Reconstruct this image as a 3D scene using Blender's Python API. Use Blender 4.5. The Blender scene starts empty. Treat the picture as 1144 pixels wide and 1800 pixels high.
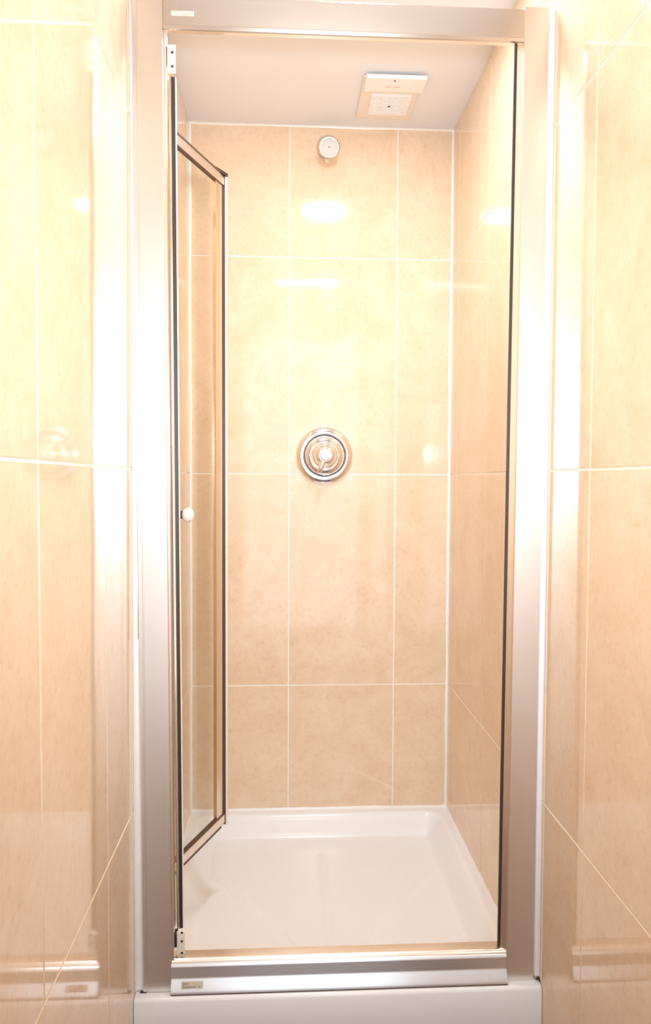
import bpy, bmesh, math, random
from mathutils import Vector, Matrix
random.seed(7)
S = bpy.context.scene
COL = S.collection
Z0 = 1.08                      # floor of the room is z = 0; geometry below is written relative to eye level

# ---------------------------------------------------------------- camera
f_px, yaw, pit, roll = 1314.96, 0.0546, 0.04184, 0.00447
cam_d = bpy.data.cameras.new('camera'); cam = bpy.data.objects.new('camera', cam_d); COL.objects.link(cam)
cam_d.sensor_fit = 'VERTICAL'; cam_d.sensor_height = 24.0; cam_d.lens = f_px * 24.0 / 1800.0
cam_d.clip_start = 0.01
R = Vector((math.cos(yaw), -math.sin(yaw), 0))
F0 = Vector((math.sin(yaw), math.cos(yaw), 0))
F = F0 * math.cos(pit) + Vector((0, 0, -math.sin(pit)))
U = F0 * math.sin(pit) + Vector((0, 0, math.cos(pit)))
R3 = R * math.cos(roll) + U * math.sin(roll)
U3 = -R * math.sin(roll) + U * math.cos(roll)
cam.matrix_world = Matrix(((R3.x, U3.x, -F.x, 0.26435), (R3.y, U3.y, -F.y, -2.10523),
                           (R3.z, U3.z, -F.z, -0.01937 + Z0), (0, 0, 0, 1)))
S.camera = cam

# ---------------------------------------------------------------- world, lights, exposure
S.view_settings.view_transform = 'Standard'; S.view_settings.look = 'None'
S.view_settings.gamma = 1.0; S.view_settings.use_curve_mapping = False
S.view_settings.exposure = 0.83
w = bpy.data.worlds.new('world'); S.world = w; w.use_nodes = True
w.node_tree.nodes['Background'].inputs[0].default_value = (0.86, 0.93, 1.04, 1)
w.node_tree.nodes['Background'].inputs[1].default_value = 1.12

def area(name, loc, target, size, power, color, shape='DISK', sy=None):
    l = bpy.data.lights.new(name, 'AREA'); l.shape = shape; l.size = size
    if sy: l.size_y = sy
    l.energy = power; l.color = color
    o = bpy.data.objects.new(name, l); COL.objects.link(o); o.location = loc
    o.rotation_euler = (Vector(target) - Vector(loc)).to_track_quat('-Z', 'Y').to_euler()
    return o
# the photographer's flash, just above and right of the camera
flash = area('flash', (0.46, -2.00, 0.13 + Z0), (0.38, 0.0, 0.22 + Z0), 0.10, 3.1, (0.87, 0.96, 1.04)); flash.data.spread = math.radians(100)
# recessed downlight in the shower ceiling (the bulb behind its lens)
DL = (0.405, -0.640)
area('downlight', (DL[0], DL[1], 0.9535 + Z0), (DL[0], DL[1], Z0), 0.15, 3.5, (0.92, 0.97, 1.05))
# fill panel added out of view to brighten the header and jamb tops
PL = (0.3666, -1.46)
area('added_fill', (PL[0], PL[1], 0.936 + Z0), (PL[0], PL[1], Z0), 0.30, 1.1, (0.92, 0.98, 1.0), 'SQUARE')

# ---------------------------------------------------------------- materials
def mat(name): 
    m = bpy.data.materials.new(name); m.use_nodes = True
    return m, m.node_tree, m.node_tree.nodes['Principled BSDF']
def simple(name, col, rough=0.4, metal=0.0, noise=0.0, scale=30.0, bump=0.0, bscale=200.0, ior=1.5):
    m, t, p = mat(name)
    p.inputs['Roughness'].default_value = rough; p.inputs['Metallic'].default_value = metal
    p.inputs['IOR'].default_value = ior
    g = t.nodes.new('ShaderNodeNewGeometry')
    n = t.nodes.new('ShaderNodeTexNoise'); n.inputs['Scale'].default_value = scale; n.inputs['Detail'].default_value = 4
    t.links.new(g.outputs['Position'], n.inputs['Vector'])
    mx = t.nodes.new('ShaderNodeMix'); mx.data_type = 'RGBA'
    mx.inputs[6].default_value = tuple(c * (1 - noise) for c in col) + (1,)
    mx.inputs[7].default_value = tuple(min(1, c * (1 + noise)) for c in col) + (1,)
    t.links.new(n.outputs['Fac'], mx.inputs[0]); t.links.new(mx.outputs[2], p.inputs['Base Color'])
    if bump:
        n2 = t.nodes.new('ShaderNodeTexNoise'); n2.inputs['Scale'].default_value = bscale
        t.links.new(g.outputs['Position'], n2.inputs['Vector'])
        b = t.nodes.new('ShaderNodeBump'); b.inputs['Strength'].default_value = bump; b.inputs['Distance'].default_value = 0.001
        t.links.new(n2.outputs['Fac'], b.inputs['Height']); t.links.new(b.outputs['Normal'], p.inputs['Normal'])
    return m
def tile_material():
    m, t, p = mat('peach_ceramic')
    g = t.nodes.new('ShaderNodeNewGeometry'); oi = t.nodes.new('ShaderNodeObjectInfo')
    add = t.nodes.new('ShaderNodeVectorMath'); add.operation = 'MULTIPLY_ADD'
    add.inputs[1].default_value = (1, 1, 1)
    cx = t.nodes.new('ShaderNodeCombineXYZ'); ml = t.nodes.new('ShaderNodeMath'); ml.operation = 'MULTIPLY'; ml.inputs[1].default_value = 37
    t.links.new(oi.outputs['Random'], ml.inputs[0])
    for k in range(3): t.links.new(ml.outputs[0], cx.inputs[k])
    t.links.new(g.outputs['Position'], add.inputs[0]); t.links.new(cx.outputs[0], add.inputs[2])
    n1 = t.nodes.new('ShaderNodeTexNoise'); n1.inputs['Scale'].default_value = 9; n1.inputs['Detail'].default_value = 8; n1.inputs['Roughness'].default_value = 0.62; n1.inputs['Distortion'].default_value = 0.8
    n2 = t.nodes.new('ShaderNodeTexNoise'); n2.inputs['Scale'].default_value = 75; n2.inputs['Detail'].default_value = 5; n2.inputs['Roughness'].default_value = 0.7
    t.links.new(add.outputs[0], n1.inputs['Vector']); t.links.new(add.outputs[0], n2.inputs['Vector'])
    r = t.nodes.new('ShaderNodeValToRGB'); e = r.color_ramp.elements
    e[0].position = 0.30; e[0].color = TILE_A + (1,)
    e[1].position = 0.66; e[1].color = TILE_B + (1,)
    t.links.new(n1.outputs['Fac'], r.inputs[0])
    r2 = t.nodes.new('ShaderNodeValToRGB'); e = r2.color_ramp.elements
    e[0].position = 0.30; e[0].color = (0.93, 0.88, 0.82, 1); e[1].position = 0.5; e[1].color = (1, 1, 1, 1)
    t.links.new(n2.outputs['Fac'], r2.inputs[0])
    mx = t.nodes.new('ShaderNodeMix'); mx.data_type = 'RGBA'; mx.blend_type = 'MULTIPLY'; mx.inputs[0].default_value = 1
    t.links.new(r.outputs[0], mx.inputs[6]); t.links.new(r2.outputs[0], mx.inputs[7])
    t.links.new(mx.outputs[2], p.inputs['Base Color'])
    p.inputs['Roughness'].default_value = 0.06; p.inputs['IOR'].default_value = 1.6
    b = t.nodes.new('ShaderNodeBump'); b.inputs['Strength'].default_value = 0.04; b.inputs['Distance'].default_value = 0.004
    n3 = t.nodes.new('ShaderNodeTexNoise'); n3.inputs['Scale'].default_value = 5
    t.links.new(add.outputs[0], n3.inputs['Vector']); t.links.new(n3.outputs['Fac'], b.inputs['Height'])
    t.links.new(b.outputs['Normal'], p.inputs['Normal'])
    return m
TILE_A = (0.80, 0.59, 0.405); TILE_B = (0.86, 0.68, 0.505)
def brushed(name, col, rough, horizontal=False):
    m, t, p = mat(name)
    p.inputs['Metallic'].default_value = 1.0
    g = t.nodes.new('ShaderNodeNewGeometry'); mp = t.nodes.new('ShaderNodeMapping')
    mp.inputs['Scale'].default_value = (0.8, 700, 700) if horizontal else (700, 700, 0.8)
    n = t.nodes.new('ShaderNodeTexNoise'); n.inputs['Scale'].default_value = 1; n.inputs['Detail'].default_value = 3
    t.links.new(g.outputs['Position'], mp.inputs[0]); t.links.new(mp.outputs[0], n.inputs['Vector'])
    mr = t.nodes.new('ShaderNodeMapRange'); mr.inputs[3].default_value = rough - 0.05; mr.inputs[4].default_value = rough + 0.05
    t.links.new(n.outputs['Fac'], mr.inputs[0]); t.links.new(mr.outputs[0], p.inputs['Roughness'])
    mx = t.nodes.new('ShaderNodeMix'); mx.data_type = 'RGBA'
    mx.inputs[6].default_value = tuple(c * 0.975 for c in col) + (1,); mx.inputs[7].default_value = tuple(col) + (1,)
    t.links.new(n.outputs['Fac'], mx.inputs[0]); t.links.new(mx.outputs[2], p.inputs['Base Color'])
    b = t.nodes.new('ShaderNodeBump'); b.inputs['Strength'].default_value = 0.04; b.inputs['Distance'].default_value = 0.0004
    t.links.new(n.outputs['Fac'], b.inputs['Height']); t.links.new(b.outputs['Normal'], p.inputs['Normal'])
    return m
def glass_material():
    m = bpy.data.materials.new('clear_glass'); m.use_nodes = True; t = m.node_tree; t.nodes.clear()
    o = t.nodes.new('ShaderNodeOutputMaterial'); mx = t.nodes.new('ShaderNodeMixShader')
    tr = t.nodes.new('ShaderNodeBsdfTransparent'); tr.inputs[0].default_value = (0.97, 0.975, 0.955, 1)
    gl = t.nodes.new('ShaderNodeBsdfGlossy'); gl.inputs['Roughness'].default_value = 0.01
    fr = t.nodes.new('ShaderNodeFresnel'); fr.inputs[0].default_value = 1.5
    ge = t.nodes.new('ShaderNodeNewGeometry'); one = t.nodes.new('ShaderNodeMath'); one.operation = 'SUBTRACT'; one.inputs[0].default_value = 1.0
    t.links.new(ge.outputs['Backfacing'], one.inputs[1]); mu = t.nodes.new('ShaderNodeMath'); mu.operation = 'MULTIPLY'
    t.links.new(fr.outputs[0], mu.inputs[0]); t.links.new(one.outputs[0], mu.inputs[1])
    t.links.new(mu.outputs[0], mx.inputs[0]); t.links.new(tr.outputs[0], mx.inputs[1]); t.links.new(gl.outputs[0], mx.inputs[2])
    t.links.new(mx.outputs[0], o.inputs[0]); return m
def emitter(name, col, s):
    m, t, p = mat(name); p.inputs['Base Color'].default_value = (0.9, 0.88, 0.84, 1)
    p.inputs['Emission Color'].default_value = col + (1,); p.inputs['Emission Strength'].default_value = s; return m
M = {
 'tile': tile_material(),
 'grout': simple('grout', (0.94, 0.90, 0.83), 0.85, noise=0.05, scale=60),
 'ceiling': simple('ceiling_paint', (0.87, 0.885, 0.92), 0.6, noise=0.015, scale=8, bump=0.1),
 'caulk': simple('white_caulk', (0.93, 0.92, 0.90), 0.30, noise=0.03, scale=40),
 'acrylic': simple('white_acrylic', (0.92, 0.92, 0.915), 0.22, noise=0.015, scale=6),
 'alu': brushed('brushed_aluminium', (0.82, 0.785, 0.75), 0.35),
 'alu_h': brushed('brushed_aluminium_lengthwise', (0.78, 0.74, 0.70), 0.23, True),
 'bright': simple('polished_aluminium', (0.90, 0.87, 0.83), 0.12, 1.0, 0.02, 50),
 'satin': simple('satin_aluminium', (0.88, 0.80, 0.72), 0.35, 1.0, 0.03, 80),
 'stile': simple('satin_aluminium_wall_reflection', (0.80, 0.66, 0.52), 0.22, 1.0, 0.03, 80),  # same satin metal, orange reflection of the right wall put into its colour
 'chrome': simple('chrome', (0.93, 0.93, 0.93), 0.04, 1.0, 0.01, 40),
 'gasket': simple('black_rubber', (0.035, 0.025, 0.02), 0.5, noise=0.2, scale=90),
 'brown_seal': simple('brown_vinyl', (0.10, 0.055, 0.035), 0.45, noise=0.2, scale=90),
 'vinyl': simple('pale_vinyl', (0.90, 0.82, 0.72), 0.35, noise=0.04, scale=90),
 'glass': glass_material(),
 'plastic': simple('white_plastic', (0.93, 0.94, 0.95), 0.3, noise=0.01, scale=40),
 'beige': simple('aged_beige_plastic', (0.87, 0.80, 0.72), 0.4, noise=0.03, scale=40),
 'pale': simple('satin_nickel', (0.80, 0.76, 0.70), 0.28, 1.0, 0.03, 60),
 'face': simple('grey_plastic', (0.60, 0.57, 0.52), 0.35, noise=0.02, scale=40),
 'dark': simple('dark_hole', (0.03, 0.025, 0.02), 0.6, noise=0.1, scale=90),
 'floor': simple('brown_floor_tile', (0.16, 0.10, 0.065), 0.35, noise=0.25, scale=12),
 'paint': simple('white_gloss_paint', (0.90, 0.87, 0.83), 0.3, noise=0.01, scale=12),
 'knob': simple('frosted_acrylic', (0.92, 0.86, 0.78), 0.12, noise=0.02, scale=60),
 'blue': simple('blue_print', (0.10, 0.14, 0.32), 0.4, noise=0.05),
 'red': simple('red_print', (0.55, 0.08, 0.05), 0.4, noise=0.05),
 'pink': simple('faded_red_print', (0.90, 0.52, 0.46), 0.4, noise=0.05),
 'ink': simple('dark_print', (0.10, 0.06, 0.03), 0.5, noise=0.05),
 'sticker': simple('silver_label', (0.62, 0.54, 0.40), 0.4, 0.3, 0.08, 90),
 'lens': emitter('lit_lamp_lens', (1.0, 0.93, 0.82), 3.0),
}

# ---------------------------------------------------------------- helpers
WLOC = {}
def reg(o, loc): WLOC[o.name] = Vector(loc)
def tag(o, label=None, cat=None, group=None, kind=None):
    if label: o['label'] = label
    if cat: o['category'] = cat
    if group: o['group'] = group
    if kind: o['kind'] = kind
    return o
def thing(name, loc, label, cat, group=None):
    o = bpy.data.objects.new(name, None); COL.objects.link(o); o.empty_display_size = 0.02
    o.location = loc; reg(o, loc); return tag(o, label, cat, group)
def finish(name, bm, m, parent=None, smooth=False, origin=(0, 0, 0)):
    """bm holds eye-level world coordinates"""
    me = bpy.data.meshes.new(name)
    bmesh.ops.recalc_face_normals(bm, faces=bm.faces[:]) if bm.faces else None
    bm.to_mesh(me); bm.free()
    if isinstance(m, str): m = M[m]
    me.materials.append(m)
    origin = Vector(origin)
    me.transform(Matrix.Translation(-origin))
    o = bpy.data.objects.new(name, me); COL.objects.link(o)
    pl = WLOC.get(parent.name, Vector((0, 0, 0))) if parent else Vector((0, 0, 0))
    o.location = origin - pl
    if parent: o.parent = parent
    reg(o, origin)
    if smooth:
        for p in me.polygons: p.use_smooth = True
        try: me.set_sharp_from_angle(angle=math.radians(35))
        except Exception: pass
    return o
def add_box(bm, x0, x1, y0, y1, z0, z1, bev=0.0, seg=1, mtx=None):
    r = bmesh.ops.create_cube(bm, size=1.0); vs = r['verts']
    for v in vs:
        v.co = Vector((x0 + (v.co.x + .5) * (x1 - x0), y0 + (v.co.y + .5) * (y1 - y0), z0 + (v.co.z + .5) * (z1 - z0)))
    if bev:
        es = list({e for v in vs for e in v.link_edges})
        r = bmesh.ops.bevel(bm, geom=es, offset=bev, segments=seg, affect='EDGES', profile=0.5)
        vs = list({v for f in r['faces'] for v in f.verts} | {v for v in vs if v.is_valid})
    if mtx is not None:
        for v in vs: v.co = mtx @ v.co
    return bm
def box(*a, **k): return add_box(bmesh.new(), *a, **k)
def add_lathe(bm, prof, c, axis=(0, -1, 0), seg=48, cap=True):
    """prof: (radius, height along axis) from c"""
    ax = Vector(axis).normalized(); t = ax.orthogonal().normalized(); b = ax.cross(t); c = Vector(c)
    rings = []
    for r, h in prof:
        if r < 1e-6: rings.append([bm.verts.new(c + ax * h)])
        else: rings.append([bm.verts.new(c + ax * h + (t * math.cos(2 * math.pi * i / seg) + b * math.sin(2 * math.pi * i / seg)) * r) for i in range(seg)])
    for A, B in zip(rings, rings[1:]):
        for i in range(seg):
            j = (i + 1) % seg
            if len(A) == 1 and len(B) > 1: bm.faces.new((A[0], B[i], B[j]))
            elif len(B) == 1 and len(A) > 1: bm.faces.new((A[i], B[0], A[j]))
            elif len(A) > 1: bm.faces.new((A[i], B[i], B[j], A[j]))
    if cap:
        for Rg in (rings[0], rings[-1]):
            if len(Rg) > 2: bm.faces.new(Rg)
    return bm
def lathe(*a, **k): return add_lathe(bmesh.new(), *a, **k)
def extrude(prof, a0, a1, axis='x'):
    """closed profile; axis x: prof=(y,z); axis z: prof=(x,y)"""
    bm = bmesh.new(); L = []
    for a in (a0, a1):
        L.append([bm.verts.new((a, p[0], p[1]) if axis == 'x' else (p[0], p[1], a)) for p in prof])
    n = len(prof)
    for i in range(n): bm.faces.new((L[0][i], L[0][(i + 1) % n], L[1][(i + 1) % n], L[1][i]))
    bm.faces.new(L[0]); bm.faces.new(L[1][::-1]); return bm
def bead(p0, p1, a, b, w0, var=0.25, n=60, seed=1, wf=None):
    """irregular silicone fillet along an inner corner"""
    rnd = random.Random(seed); p0, p1, a, b = map(Vector, (p0, p1, a, b)); bm = bmesh.new(); prev = None; w = 1.0
    for i in range(n + 1):
        t = i / n; w = 0.8 * w + 0.2 * (1 + rnd.uniform(-var, var) * 2.2)
        ww = w0 * w * (wf(t) if wf else 1)
        P = p0.lerp(p1, t)
        ring = [bm.verts.new(q) for q in (P, P + a * ww, P + a * ww * .62 + b * ww * .12, P + (a + b) * ww * .32, P + a * ww * .12 + b * ww * .62, P + b * ww)]
        if prev:
            for k in range(6): bm.faces.new((prev[k], prev[(k + 1) % 6], ring[(k + 1) % 6], ring[k]))
        else: bm.faces.new(ring)
        prev = ring
    bm.faces.new(prev[::-1]); return bm
def add_tube(bm, pts, rads, seg=14):
    pts = [Vector(p) for p in pts]; prev = None
    for i, p in enumerate(pts):
        d = (pts[min(i + 1, len(pts) - 1)] - pts[max(i - 1, 0)]).normalized()
        t = d.cross(Vector((1, 0.01, 0.02))).normalized(); b = d.cross(t)
        ring = [bm.verts.new(p + (t * math.cos(2 * math.pi * k / seg) + b * math.sin(2 * math.pi * k / seg)) * rads[i]) for k in range(seg)]
        if prev:
            for k in range(seg): bm.faces.new((prev[k], prev[(k + 1) % seg], ring[(k + 1) % seg], ring[k]))
        else: bm.faces.new(ring)
        prev = ring
    bm.faces.new(prev[::-1]); return bm
def text_part(name, s, size, loc, m, parent, rot=(math.pi / 2, 0, 0), align='LEFT'):
    c = bpy.data.curves.new(name, 'FONT'); c.body = s; c.size = size; c.extrude = 0.0001; c.align_x = align; c.resolution_u = 3
    tmp = bpy.data.objects.new('tmp_text', c); COL.objects.link(tmp)
    bpy.context.view_layer.update()
    me = bpy.data.meshes.new_from_object(tmp.evaluated_get(bpy.context.evaluated_depsgraph_get()))
    bpy.data.objects.remove(tmp); me.name = name
    from mathutils import Euler
    me.transform(Matrix.Translation(Vector((0, 0, 0))) @ Euler(rot).to_matrix().to_4x4())
    me.materials.clear(); me.materials.append(M[m])
    o = bpy.data.objects.new(name, me); COL.objects.link(o); o.parent = parent
    o.location = Vector(loc) - WLOC[parent.name]; reg(o, loc); return o

# ---------------------------------------------------------------- dimensions
W = 0.7331            # clear width between the tiled side walls
ZC = 0.9584           # ceiling
ZF = -Z0              # floor
ZR = -0.9600          # top of the tray rim along the walls
YF = -0.7900          # front plane of the door frame
YE = -2.25            # rear end of the alcove
TH = 0.008; G = 0.0032
DEPTH_GROUT = 0.0010

# ---------------------------------------------------------------- structure
wb = tag(finish('wall_back', box(-0.10, W + 0.10, TH - 0.0005, 0.10, ZF, ZC + 0.05), 'grout'), kind='structure', label='back wall of the shower, peach ceramic tiles with pale grout')
wb.data.materials[0] = M['grout']
wl = tag(finish('wall_left', box(-0.10, -TH + 0.0005, YE, TH, ZF, ZC + 0.05), 'grout'), kind='structure', label='left side wall of glossy peach tiles')
wr = tag(finish('wall_right', box(W + TH - 0.0005, W + 0.10, YE, TH, ZF, ZC + 0.05), 'grout'), kind='structure', label='right side wall of glossy peach tiles')
# grout bed brought forward to just below the tile faces
finish('grout_bed', box(0, W, DEPTH_GROUT, TH, ZR - 0.02, ZC), 'grout', wb)
finish('grout_bed', box(-TH, -DEPTH_GROUT, YE, 0.002, ZF, ZC), 'grout', wl)
finish('grout_bed', box(W + DEPTH_GROUT, W + TH, YE, 0.002, ZF, ZC), 'grout', wr)
tile_cache = {}
def tile(kind, c, su, sz, parent):
    key = (kind, round(su, 4), round(sz, 4))
    if key not in tile_cache:
        if kind == 'b': bm = box(-su / 2, su / 2, 0, TH - 0.001, -sz / 2, sz / 2, bev=0.0009)
        elif kind == 'l': bm = box(-TH + 0.001, 0, -su / 2, su / 2, -sz / 2, sz / 2, bev=0.0009)
        else: bm = box(0, TH - 0.001, -su / 2, su / 2, -sz / 2, sz / 2, bev=0.0009)
        me = bpy.data.meshes.new('tile'); bmesh.ops.recalc_face_normals(bm, faces=bm.faces[:]); bm.to_mesh(me); bm.free()
        me.materials.append(M['tile']); tile_cache[key] = me
    o = bpy.data.objects.new('tile', tile_cache[key]); COL.objects.link(o); o.parent = parent
    o.location = Vector(c); return o
rows = [ZC + G / 2, 0.6, 0.0, -0.6, -1.2]
def lay(kind, cols, zlow, parent):
    for u0, u1 in zip(cols, cols[1:]):
        lo = zlow(u0, u1)
        for za, zb in zip(rows[1:], rows[:-1]):
            a = max(za, lo - G / 2)
            if zb - a < 0.02: continue
            su = abs(u1 - u0) - G; sz = zb - a - G; uc = (u0 + u1) / 2; zc = (a + zb) / 2
            j = random.uniform(-0.00012, 0.00012)
            if kind == 'b': tile('b', (uc, j, zc), su, sz, parent)
            elif kind == 'l': tile('l', (j, uc, zc), su, sz, parent)
            else: tile('r', (W + j, uc, zc), su, sz, parent)
xa = 0.2762
lay('b', [-G / 2 + 0.001, xa, xa + 0.3, W + G / 2 - 0.001], lambda a, b: ZR, wb)
def zl(a, b): return ZR if max(abs(a), abs(b)) < 0.80 else ZF
lay('r', [0.0, -0.0775, -0.3775, -0.6775, -0.79, -0.9775, -1.2775, -1.5775, -1.8775, -2.1775, YE][:4] + [-0.799], lambda a, b: ZR, wr)
lay('r', [-0.8025, -0.9775, -1.2775, -1.5775, -1.8775, -2.1775, YE], lambda a, b: ZF, wr)
lay('l', [0.0, -0.085, -0.385, -0.685, -0.799], lambda a, b: ZR, wl)
lay('l', [-0.8025, -0.985, -1.285, -1.585, -1.885, -2.185, YE], lambda a, b: ZF, wl)
tag(finish('ceiling', box(-0.9, W + 0.9, -3.3, 0.10, ZC, ZC + 0.05), 'ceiling'), kind='structure', label='pale painted ceiling')
tag(finish('floor', box(-0.9, W + 0.9, -3.3, 0.10, ZF - 0.05, ZF), 'floor'), kind='structure', label='brown floor of the room')
# doorway with white casing at the rear end of the alcove (seen only as a reflection)
tr = tag(finish('trim_1', box(-0.02, W + 0.02, YE - 0.03, YE, 0.80, ZC, bev=0.003), 'paint'), kind='structure', label='white door casing behind the camera')
finish('casing_side', box(-0.02, 0.035, YE - 0.03, YE, ZF, 0.80, bev=0.003), 'paint', tr)
finish('casing_side', box(W - 0.045, W + 0.02, YE - 0.03, YE, ZF, 0.80, bev=0.003), 'paint', tr)
# silicone in the corners
finish('caulk', bead((0, 0, ZR), (0, 0, ZC), (1, 0, 0), (0, -1, 0), 0.0055, seed=3), 'caulk', wb, True)
finish('caulk', bead((W, 0, ZR), (W, 0, ZC), (-1, 0, 0), (0, -1, 0), 0.0060, seed=4, wf=lambda t: 1.25 - 0.35 * t), 'caulk', wb, True)
finish('caulk', bead((0, 0, ZC), (W, 0, ZC), (0, -1, 0), (0, 0, -1), 0.0045, seed=5), 'caulk', wb, True)
finish('caulk', bead((0, 0, ZR), (W, 0, ZR), (0, -1, 0), (0, 0, 1), 0.0060, seed=6), 'caulk', wb, True)
finish('caulk', bead((W, 0, ZR), (W, -0.75, ZR), (-1, 0, 0), (0, 0, 1), 0.0050, seed=8), 'caulk', wr, True)
finish('caulk', bead((0, 0, ZR), (0, -0.75, ZR), (1, 0, 0), (0, 0, 1), 0.0050, seed=9), 'caulk', wl, True)

# ---------------------------------------------------------------- shower tray
tray = thing('shower_tray', (W / 2, -0.40, ZF), 'white acrylic shower tray filling the tiled alcove, with a raised front threshold', 'shower tray')
def ss(a, b, x):
    t = max(0, min(1, (x - a) / (b - a))); return t * t * (3 - 2 * t)
def seg_d(px, py, ax, ay, bx, by):
    vx, vy = bx - ax, by - ay; t = max(0, min(1, ((px - ax) * vx + (py - ay) * vy) / (vx * vx + vy * vy)))
    return math.hypot(px - ax - t * vx, py - ay - t * vy)
def tray_h(x, y):
    # rounded-rectangle distance measured inwards from the basin lip
    bx0, bx1, by0, by1, r = 0.022, W - 0.022, -0.735, -0.020, 0.05
    cx, cy = (bx0 + bx1) / 2, (by0 + by1) / 2
    qx, qy = abs(x - cx) - (bx1 - bx0) / 2 + r, abs(y - cy) - (by1 - by0) / 2 + r
    d = math.hypot(max(qx, 0), max(qy, 0)) + min(max(qx, qy), 0) - r
    rim = ZR
    if y < -0.735: rim = ZR + (0.0245) * ss(-0.735, -0.752, y)
    k = -d
    if k <= 0: return rim
    floor = -1.012 - 0.010 * max(0, 1 - math.hypot(x - 0.366, y + 0.66) / 0.75)
    h = rim + (floor - rim) * ss(0, 0.052, k)
    if k > 0.06:
        for s in ((0.11, -0.27, 0.335, -0.62), (0.622, -0.27, 0.397, -0.62), (0.366, -0.16, 0.366, -0.60)):
            dd = seg_d(x, y, *s)
            if dd < 0.016: h += 0.0024 * (math.cos(dd / 0.016 * math.pi) + 1) / 2
    return h
bm = bmesh.new(); NX, NY = 170, 190; y0t, y1t = -0.802, -0.0005
g = [[bm.verts.new((0.0008 + (W - 0.0016) * i / NX, y0t + (y1t - y0t) * j / NY, 0)) for i in range(NX + 1)] for j in range(NY + 1)]
for r_ in g:
    for v in r_: v.co.z = tray_h(v.co.x, v.co.y)
for j in range(NY):
    for i in range(NX): bm.faces.new((g[j][i], g[j][i + 1], g[j + 1][i + 1], g[j + 1][i]))
finish('basin', bm, 'acrylic', tray, True)
bm = extrude([(-0.802, ZR + 0.0243), (-0.8055, ZR + 0.0225), (-0.808, ZR + 0.018), (-0.809, -1.0), (-0.811, ZF), (-0.79, ZF), (-0.79, ZR + 0.0), (-0.7955, ZR + 0.0235)], 0.0008, W - 0.0008, 'x')
finish('front_panel', bm, 'acrylic', tray, True)
finish('base', box(0.001, W - 0.001, -0.789, -0.001, ZF, -1.03), 'acrylic', tray)
dr = finish('drain', lathe([(0, 0), (0.034, 0), (0.034, 0.004), (0.031, 0.0055), (0, 0.0055)], (0.366, -0.66, -1.0215), (0, 0, 1), 32), 'chrome', tray, True)
bm = bmesh.new()
for k in range(8):
    a = k * math.pi / 4; add_lathe(bm, [(0, 0), (0.0035, 0), (0.0035, 0.0006), (0, 0.0006)], (0.366 + 0.017 * math.cos(a), -0.66 + 0.017 * math.sin(a), -1.0160), (0, 0, 1), 10)
tag(finish('drain_hole', bm, 'dark', dr), kind='stuff')

# ---------------------------------------------------------------- door frame
ZB = -0.9345; ZT = 0.8035
fr = thing('shower_door_frame', (W / 2, YF, ZB), 'brushed aluminium frame of the shower opening, standing on the tray threshold', 'frame')
# left jamb: front plate, outer lip
XL0, XL1 = 0.0040, 0.0565
def leanx(o, top, bot):     # jambs are a touch out of plumb
    for v in o.data.vertices:
        z = v.co.z + WLOC[o.name].z; t = (z - ZB) / (ZT - ZB); v.co.x += bot + (top - bot) * t
prof = [(XL0, YF + .002), (XL0 + .002, YF), (XL0 + .0075, YF), (XL0 + .0085, YF + .0012), (XL0 + .0100, YF + .0012), (XL0 + .011, YF), (XL1 - .0012, YF), (XL1, YF + .0012), (XL1, YF + 0.018), (XL0, YF + 0.018)]
jl = finish('jamb', extrude(prof, ZB, ZT, 'z'), 'alu', fr); leanx(jl, -0.0005, 0.0085)
fj = [(-0.0001, 0, 0)]
# inner channel of the left jamb that carries the pivot stile
ch = finish('channel', box(XL1, XL1 + 0.0035, YF + 0.004, YF + 0.030, ZB + 0.02, ZT - 0.056, bev=0.0006), 'satin', fr); leanx(ch, -0.0005, 0.0085)
# right jamb
XR0, XR1 = 0.6790, 0.7240
prof = [(XR0, YF + .0012), (XR0 + .0012, YF), (XR1 - .0025, YF), (XR1, YF + .002), (XR1, YF + 0.018), (XR0, YF + 0.018)]
jr = finish('jamb', extrude(prof, ZB - 0.001, ZT + 0.002, 'z'), 'alu', fr); 
for v in jr.data.vertices:
    t = (ZT - (v.co.z + WLOC[jr.name].z)) / (ZT - ZB); v.co.x += (-0.0075 if v.co.x + WLOC[jr.name].x < 0.70 else 0.0010) * t
rt = finish('return_strip', extrude([(XR0, YF + .004), (XR0 - .0085, YF + .010), (XR0 - .0085, YF + .018), (XR0, YF + .018)], ZB + 0.05, ZT - 0.052, 'z'), 'satin', fr); leanx(rt, 0.0, -0.0075)
rg = finish('door_seal', box(XR0 - 0.0125, XR0 - 0.0085, YF + .012, YF + .018, ZB + 0.05, ZT - 0.052), 'gasket', fr); leanx(rg, 0.0005, -0.0075)
# header
HZ0, HZ1 = 0.7440, 0.8015
prof = [(YF + .001, HZ1), (YF - .001, HZ1 - .002), (YF - .001, HZ0 + .0085), (YF - .0025, HZ0 + .0065), (YF - .0015, HZ0 + .001), (YF + .0015, HZ0), (YF + .012, HZ0 + .001), (YF + .014, HZ0 + .006), (YF + .014, HZ1)]
hd = finish('header', extrude(prof, 0.0568, XR0 - 0.0005, 'x'), 'alu_h', fr)
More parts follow.
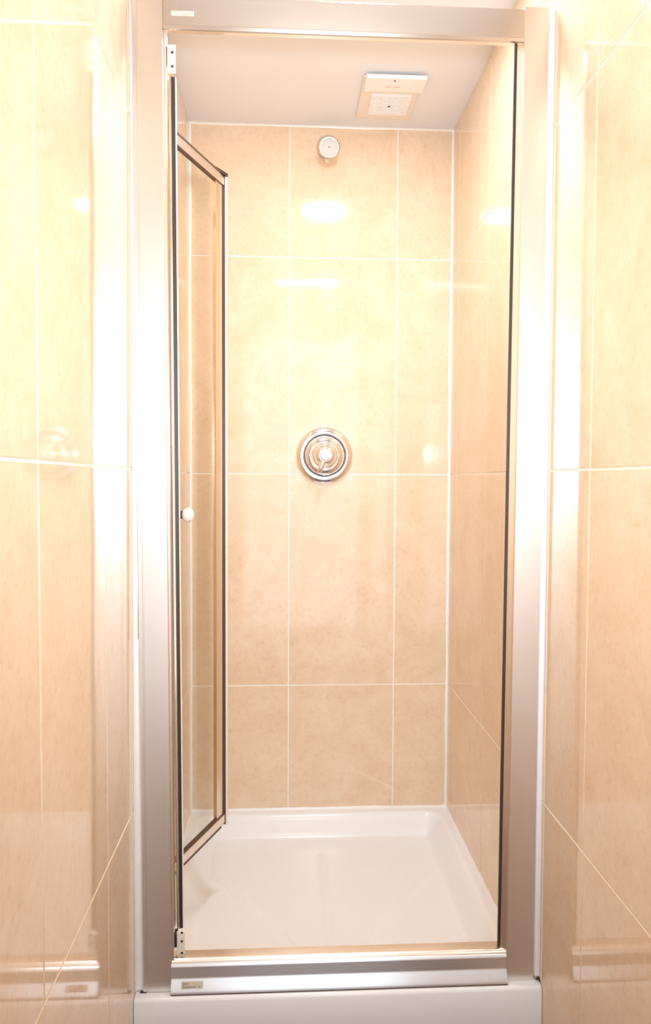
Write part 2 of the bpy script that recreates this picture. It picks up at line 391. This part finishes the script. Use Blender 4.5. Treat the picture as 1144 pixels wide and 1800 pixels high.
# sill
prof = [(YF - .0110, ZB + .0006), (YF - .0100, ZB + .006), (YF - .0030, ZB + .0215), (YF - .0012, ZB + .0260), (YF - .0030, ZB + .0450), (YF - .0010, ZB + .0500), (YF + .0060, ZB + .0560), (YF + .0100, ZB + .0568), (YF + .0285, ZB + .0568), (YF + .0300, ZB + .0550), (YF + .0300, ZB + .0006)]
sl = finish('sill', extrude(prof, 0.0640, 0.6715, 'x'), 'alu_h', fr, True)
finish('sill_seal', box(0.0640, 0.6715, YF - .0112, YF + .03, ZB - 0.0004, ZB + 0.0012), 'brown_seal', fr)
finish('caulk', bead((0.0002, YF + .006, ZB + .001), (0.0002, YF + .006, ZT), (1, 0, 0), (0, -1, 0), 0.0062, seed=11, var=.12, n=90, wf=lambda t: (1.55 if .1 < t < .26 else 1.15 + 0.5 * max(0, .1 - t)) if t < .3 else (1.1 if t < .75 else .9)), 'caulk', fr, True)
cl = finish('caulk', box(0.0002, 0.0125, YF + .006, YF + .016, ZB + .001, -0.3), 'caulk', fr)
finish('caulk', bead((W - .0002, YF + .006, ZB + .004), (W - .0002, YF + .006, ZT), (-1, 0, 0), (0, -1, 0), 0.0075, seed=12, var=.1, n=90, wf=lambda t: 1.0 + .25 * max(0, 1 - t * 3)), 'caulk', fr, True)
finish('mildew', bead((W - .0002, YF - .001, ZB + .0005), (W - .0002, YF - .001, ZB + .0075), (-1, 0, 0), (0, -1, 0), 0.0065, seed=13, var=.9, n=9), 'dark', fr, True)
finish('mildew', bead((0.0080, YF + .001, ZB), (0.0200, YF + .001, ZB), (0, 0, 1), (0, -1, 0), 0.0022, seed=14, var=.9, n=9), 'dark', fr, True)
# pivot brackets
def bracket(z0, z1, holes, x):
    o = finish('pivot_bracket', box(x, x + 0.0150, YF + .013, YF + .0155, z0, z1, bev=0.0014, seg=3), 'vinyl', fr, True)
    for hz in holes:
        finish('screw_hole', lathe([(0, 0), (0.0022, 0), (0.0022, 0.0004), (0, 0.0004)], (x + 0.0095, YF + .0130, hz), (0, -1, 0), 16), 'dark', o)
    finish('pivot_block', box(x - 0.0035, x + 0.0005, YF + .012, YF + .030, z0 + 0.012, z1 - 0.004, bev=0.0006), 'gasket', fr)
bracket(0.6790, 0.7275, (0.7140, 0.6905), 0.0605)
bracket(-0.8740, -0.8330, (-0.8350, -0.8510, -0.8725), 0.0715)
# stickers
# printed label stuck on the sloping lower face of the sill
ang = math.atan2(0.0070, 0.0155)
lm = Matrix.Translation((0, YF - .0068, ZB + .0150)) @ Matrix.Rotation(-ang, 4, 'X')
st = finish('sticker', box(0.0825, 0.1205, -0.0006, 0.0004, -0.0056, 0.0056, mtx=lm), 'sticker', fr)
for txt, sz_, px_, pz_ in (('SERIES', 0.0038, 0.0850, 0.0010), ('Diamond  ·v·', 0.0062, 0.0848, -0.0042)):
    q = lm @ Vector((px_, -0.0008, pz_))
    text_part('lettering', txt, sz_, q, 'ink', st, rot=(math.pi / 2 - ang, 0, 0))
st = finish('sticker', box(0.0705, 0.1090, YF - .0016, YF - .0009, 0.7670, 0.7750), 'vinyl', fr)
text_part('lettering', 'SERIES', 0.0028, (0.0735, YF - .0018, 0.7722), 'sticker', st)
text_part('lettering', 'Diamond', 0.0046, (0.0880, YF - .0018, 0.7685), 'sticker', st)

# ---------------------------------------------------------------- folding glass door
DZ0, DZ1 = -0.833, 0.678
door = thing('shower_door', (0.062, -0.765, DZ0), 'clear glass folding door in a thin aluminium frame, folded back against the left wall', 'shower door')
def frame_mtx(A, B):
    A = Vector((A[0], A[1], 0)); B = Vector((B[0], B[1], 0)); u = (B - A).normalized(); n = Vector((u.y, -u.x, 0))
    return Matrix(((u.x, n.x, 0, A.x), (u.y, n.y, 0, A.y), (0, 0, 1, 0), (0, 0, 0, 1))), (B - A).length
# first leaf, seen nearly edge-on behind the jamb
m1, L1 = frame_mtx((0.0640, -0.760), (0.0270, -0.604))
s1 = finish('stile', box(-0.004, 0.010, -0.003, 0.005, DZ0, DZ1, bev=0.0008, mtx=m1), 'satin', door); leanx(s1, 0.0, 0.0095)
s1b = finish('stile', box(0.062, 0.0665, -0.7690, -0.7660, DZ0, DZ1, bev=0.0008), 'bright', door); leanx(s1b, -0.001, 0.0095)
s1c = finish('hinge_seal', extrude([(0.0665, -0.7680), (0.0735, -0.7660), (0.0735, -0.757), (0.0665, -0.757)], DZ0, DZ1, 'z'), 'gasket', door); leanx(s1c, -0.001, 0.0085)
s1d = finish('edge_strip', box(0.0735, 0.0746, -0.7675, -0.757, DZ0, DZ1), 'vinyl', door); leanx(s1d, -0.001, 0.0085)
finish('stile', box(L1 - 0.014, L1, -0.005, 0.005, DZ0, DZ1, bev=0.0008, mtx=m1), 'satin', door)
finish('rail', box(0.010, L1 - 0.014, -0.005, 0.005, DZ1 - 0.021, DZ1, bev=0.0008, mtx=m1), 'satin', door)
finish('rail', box(0.010, L1 - 0.014, -0.005, 0.005, DZ0, DZ0 + 0.021, bev=0.0008, mtx=m1), 'satin', door)
finish('pane', box(0.008, L1 - 0.012, -0.002, 0.002, DZ0 + 0.02, DZ1 - 0.02, mtx=m1), 'glass', door)
# second leaf
m2, L2 = frame_mtx((0.0265, -0.601), (0.1205, -0.351))
finish('stile', box(0.0, 0.020, -0.006, 0.005, DZ0, DZ1, bev=0.0008, mtx=m2), 'satin', door)
finish('stile', box(L2 - 0.040, L2 - 0.002, -0.006, 0.0026, DZ0, DZ1, bev=0.0003, mtx=m2), 'stile', door)
finish('rail', box(0.020, L2 - 0.002, -0.006, 0.0055, DZ1 - 0.0235, DZ1 - 0.0045, bev=0.0006, mtx=m2), 'satin', door)
finish('rail', box(0.020, L2 - 0.002, -0.006, 0.0055, DZ0 + 0.0045, DZ0 + 0.0235, bev=0.0006, mtx=m2), 'satin', door)
finish('rail_seal', box(0.020, L2 - 0.004, -0.006, 0.0060, DZ1 - 0.0045, DZ1, mtx=m2), 'brown_seal', door)
finish('rail_seal', box(0.020, L2 - 0.004, -0.006, 0.0045, DZ1 - 0.0250, DZ1 - 0.0235, mtx=m2), 'brown_seal', door)
finish('rail_seal', box(0.020, L2 - 0.022, -0.006, 0.0060, DZ0 - 0.0005, DZ0 + 0.0045, mtx=m2), 'brown_seal', door)
finish('rail_seal', box(0.020, L2 - 0.004, -0.006, 0.0045, DZ0 + 0.0235, DZ0 + 0.0262, mtx=m2), 'brown_seal', door)
finish('pane', box(0.018, L2 - 0.036, -0.002, 0.002, DZ0 + 0.022, DZ1 - 0.022, mtx=m2), 'glass', door)
finish('edge_seal', box(L2 - 0.002, L2 - 0.0005, -0.006, 0.0065, DZ0, DZ1, mtx=m2), 'brown_seal', door)
finish('closing_strip', box(L2, L2 + 0.004, -0.004, 0.0105, DZ0 - 0.004, DZ1 - 0.004, bev=0.0008, mtx=m2), 'vinyl', door)
bm = bmesh.new()
v = [m2 @ Vector(q) for q in ((L2 - 0.050, -0.006, DZ1), (L2 - 0.001, -0.006, DZ1), (L2 + 0.003, 0.0125, DZ1 - 0.004), (L2 - 0.05, 0.002, DZ1),
                              (L2 - 0.045, -0.006, DZ1 + 0.006), (L2 - 0.001, -0.006, DZ1 + 0.009), (L2 + 0.003, 0.0125, DZ1 + 0.003), (L2 - 0.035, 0.002, DZ1 + 0.006))]
v = [bm.verts.new(q) for q in v]
for q in ((0, 1, 2, 3), (4, 5, 6, 7), (0, 1, 5, 4), (1, 2, 6, 5), (2, 3, 7, 6), (3, 0, 4, 7)): bm.faces.new([v[i] for i in q])
finish('corner_cap', bm, 'gasket', door)
n2 = (m2.to_3x3() @ Vector((0, 1, 0))).normalized()
kb = m2 @ Vector((0.060, 0.002, -0.091))
kn = finish('knob', lathe([(0.0040, 0.004), (0.0060, 0.0060), (0.0115, 0.0095), (0.0150, 0.0150), (0.0150, 0.0200), (0.0120, 0.0245), (0.0060, 0.0268), (0, 0.0272)], kb, n2, 28), 'knob', door, True)
finish('knob_base', lathe([(0.0085, 0), (0.0085, 0.0022), (0.0050, 0.0045), (0, 0.0045)], kb, n2, 24), 'gasket', kn, True)

# ---------------------------------------------------------------- mixer valve
vx, vz = 0.3755, 0.0507
valve = thing('shower_valve', (vx, 0, vz), 'round chrome shower mixer valve on the back wall, at mid height', 'shower valve')
finish('escutcheon', lathe([(0.0795, 0), (0.0800, 0.002), (0.0800, 0.0045), (0.0785, 0.0075), (0.0740, 0.0105), (0.0670, 0.0125), (0.0620, 0.0125), (0.0600, 0.0110), (0.0590, 0.0070), (0.0575, 0.0060), (0.0560, 0.0070), (0.0545, 0.0120), (0.0520, 0.0150), (0.0460, 0.0175), (0.0380, 0.0190), (0.0, 0.0190)], (vx, 0, vz), seg=96), 'chrome', valve, True)
finish('groove_seal', lathe([(0.0592, 0.0062), (0.0592, 0.0072), (0.0560, 0.0072), (0.0560, 0.0062)], (vx, 0, vz), seg=64, cap=False), 'brown_seal', valve)
hub = finish('handle', lathe([(0.0375, 0.0188), (0.0375, 0.0260), (0.0362, 0.0300), (0.0330, 0.0330), (0.0315, 0.0335), (0.0300, 0.0410), (0.0250, 0.0470), (0.0195, 0.0495), (0.0175, 0.0500), (0, 0.0500)], (vx, 0, vz), seg=72), 'chrome', valve, True)
bm = bmesh.new()
pts = [(0.000, -0.036, 0.004), (-0.004, -0.040, -0.012), (-0.009, -0.043, -0.026), (-0.014, -0.045, -0.040), (-0.017, -0.045, -0.047)]
add_tube(bm, [(vx + a, b, vz + c) for a, b, c in pts], [0.013, 0.012, 0.010, 0.0075, 0.0040], 20)
finish('lever', bm, 'chrome', hub, True)
capo = finish('cap', lathe([(0.0165, 0.0495), (0.0162, 0.0515), (0.0140, 0.0530), (0.0, 0.0535)], (vx, 0, vz), seg=48), 'plastic', hub, True)
def arc(a0, a1, r0, r1, m):
    bm = bmesh.new(); n = 20; V = []
    for i in range(n + 1):
        a = math.radians(a0 + (a1 - a0) * i / n)
        V.append([bm.verts.new((vx + r * math.cos(a), y, vz + r * math.sin(a))) for r, y in ((r0, -0.0533), (r1, -0.0530), (r1, -0.0545), (r0, -0.0545))])
    for A, B in zip(V, V[1:]):
        for k in range(4): bm.faces.new((A[k], A[(k + 1) % 4], B[(k + 1) % 4], B[k]))
    bm.faces.new(V[0]); bm.faces.new(V[-1]); return finish('temperature_mark', bm, m, hub)
arc(170, 262, 0.0125, 0.0140, 'blue'); arc(268, 335, 0.0125, 0.0140, 'red')
# a line of print too fine to read across the cap
bm = bmesh.new(); rnd = random.Random(5)
for k in range(11):
    if k in (4, 8): continue
    x = vx - 0.0125 + k * 0.0023; z = vz + 0.0040 - k * 0.00055
    add_box(bm, x, x + 0.0012 + rnd.random() * 0.0006, -0.0540, -0.0528, z - 0.0006 - rnd.random() * .0005, z + 0.0007)
tag(finish('print_line', bm, 'blue', hub), kind='stuff')

# ---------------------------------------------------------------- shower head
sx, sz = 0.3828, 0.8960
head = thing('showerhead', (sx, 0, sz), 'small round satin showerhead high on the back wall, just under the ceiling', 'showerhead')
finish('flange', lathe([(0.0325, 0), (0.0325, 0.003), (0.0290, 0.0075), (0.0180, 0.0105), (0.0110, 0.0120), (0, 0.0120)], (sx, 0, sz + 0.006), seg=48), 'pale', head, True)
bm = add_tube(bmesh.new(), [(sx, -0.008, sz), (sx, -0.020, sz - 0.0005), (sx, -0.030, sz - 0.008)], [0.0085, 0.0085, 0.0085], 18)
finish('arm', bm, 'pale', head, True)
hb = finish('spray_body', lathe([(0.009, 0), (0.013, 0.004), (0.0230, 0.012), (0.0285, 0.018), (0.0285, 0.0225), (0.0265, 0.0240), (0.0255, 0.0232), (0, 0.0232)], (sx - 0.0006, -0.026, sz - 0.0120), (0, -1, -0.16), 48), 'pale', head, True)
fa = Vector((0, -1, -0.16)).normalized(); fc = Vector((sx - 0.0006, -0.026, sz - 0.0120)) + fa * 0.0232
finish('spray_face', lathe([(0.0245, 0), (0.0245, 0.0006), (0.0100, 0.0016), (0, 0.0018)], fc, fa, 40), 'face', hb, True)
finish('nozzle', lathe([(0.0018, 0), (0.0018, 0.0026), (0, 0.0026)], fc, fa, 12), 'ink', hb, True)
finish('outlet', lathe([(0.0055, 0), (0.0070, 0.006), (0.0050, 0.012), (0, 0.013)], (sx - 0.004, -0.016, sz - 0.0300), (-0.1, -0.3, -1), 20), 'chrome', head, True)

# ---------------------------------------------------------------- extractor fan
fan = thing('extractor_fan', (0.525, -0.16, ZC), 'square beige and white extractor fan with a slatted grille on the shower ceiling', 'extractor fan')
finish('housing', box(0.4525, 0.5980, -0.2700, -0.0640, ZC - 0.007, ZC - 0.0003, bev=0.0015), 'beige', fan)
lp = finish('cover_panel', box(0.4575, 0.6040, -0.2860, -0.2200, ZC - 0.016, ZC - 0.006, bev=0.0020, seg=2), 'plastic', fan)
finish('screw', lathe([(0, 0), (0.0025, 0), (0.0020, 0.001), (0, 0.001)], (0.527, -0.2750, ZC - 0.016), (0, 0, -1), 14), 'ink', lp)
bm = bmesh.new(); rnd = random.Random(2)
for k in range(9):
    if k == 4: continue
    x = 0.508 + k * 0.0040; add_box(bm, x, x + 0.0026, -0.2510 + rnd.random() * .002, -0.2440 - rnd.random() * .003, ZC - .0164, ZC - .0158)
tag(finish('emblem', bm, 'pink', lp), kind='stuff')
gf = finish('grille', box(0.4800, 0.5830, -0.1960, -0.0960, ZC - 0.0085, ZC - 0.0065), 'plastic', fan)
for k in range(13):
    y = -0.1925 + k * 0.0077
    s = finish('slat', box(0.4815, 0.5815, y, y + 0.0050, ZC - 0.0110, ZC - 0.0083, bev=0.0004), 'plastic', gf)
finish('screw', lathe([(0, 0), (0.0035, 0), (0.0030, 0.0012), (0, 0.0012)], (0.5310, -0.1420, ZC - 0.0108), (0, 0, -1), 14), 'ink', gf)

# ---------------------------------------------------------------- recessed downlight
dl = thing('ceiling_light', (DL[0], DL[1], ZC), 'round recessed ceiling light above the shower opening', 'ceiling light')
finish('trim_ring', lathe([(0.078, 0.0002), (0.078, 0.003), (0.072, 0.0048), (0.060, 0.0048), (0.058, 0.0002)], (DL[0], DL[1], ZC), (0, 0, -1), 48, cap=False), 'plastic', dl, True)
finish('lens', lathe([(0.058, 0.0002), (0.058, 0.0030), (0, 0.0040)], (DL[0], DL[1], ZC), (0, 0, -1), 48), 'lens', dl, True)

pl = thing('fill_panel', (PL[0], PL[1], ZC), 'flat square fill panel added out of view on the alcove ceiling, in front of the shower opening', 'ceiling light')  # body of the added fill panel
finish('housing', box(PL[0] - .165, PL[0] + .165, PL[1] - .165, PL[1] + .165, ZC - .018, ZC - .0003, bev=.003), 'plastic', pl)
finish('lens', box(PL[0] - .150, PL[0] + .150, PL[1] - .150, PL[1] + .150, ZC - .020, ZC - .0182), 'lens', pl)

# ---------------------------------------------------------------- raise everything from eye-level to floor-level coordinates
for o in COL.objects:
    if o.parent is None and o.type in ('MESH', 'EMPTY'): o.location.z += Z0
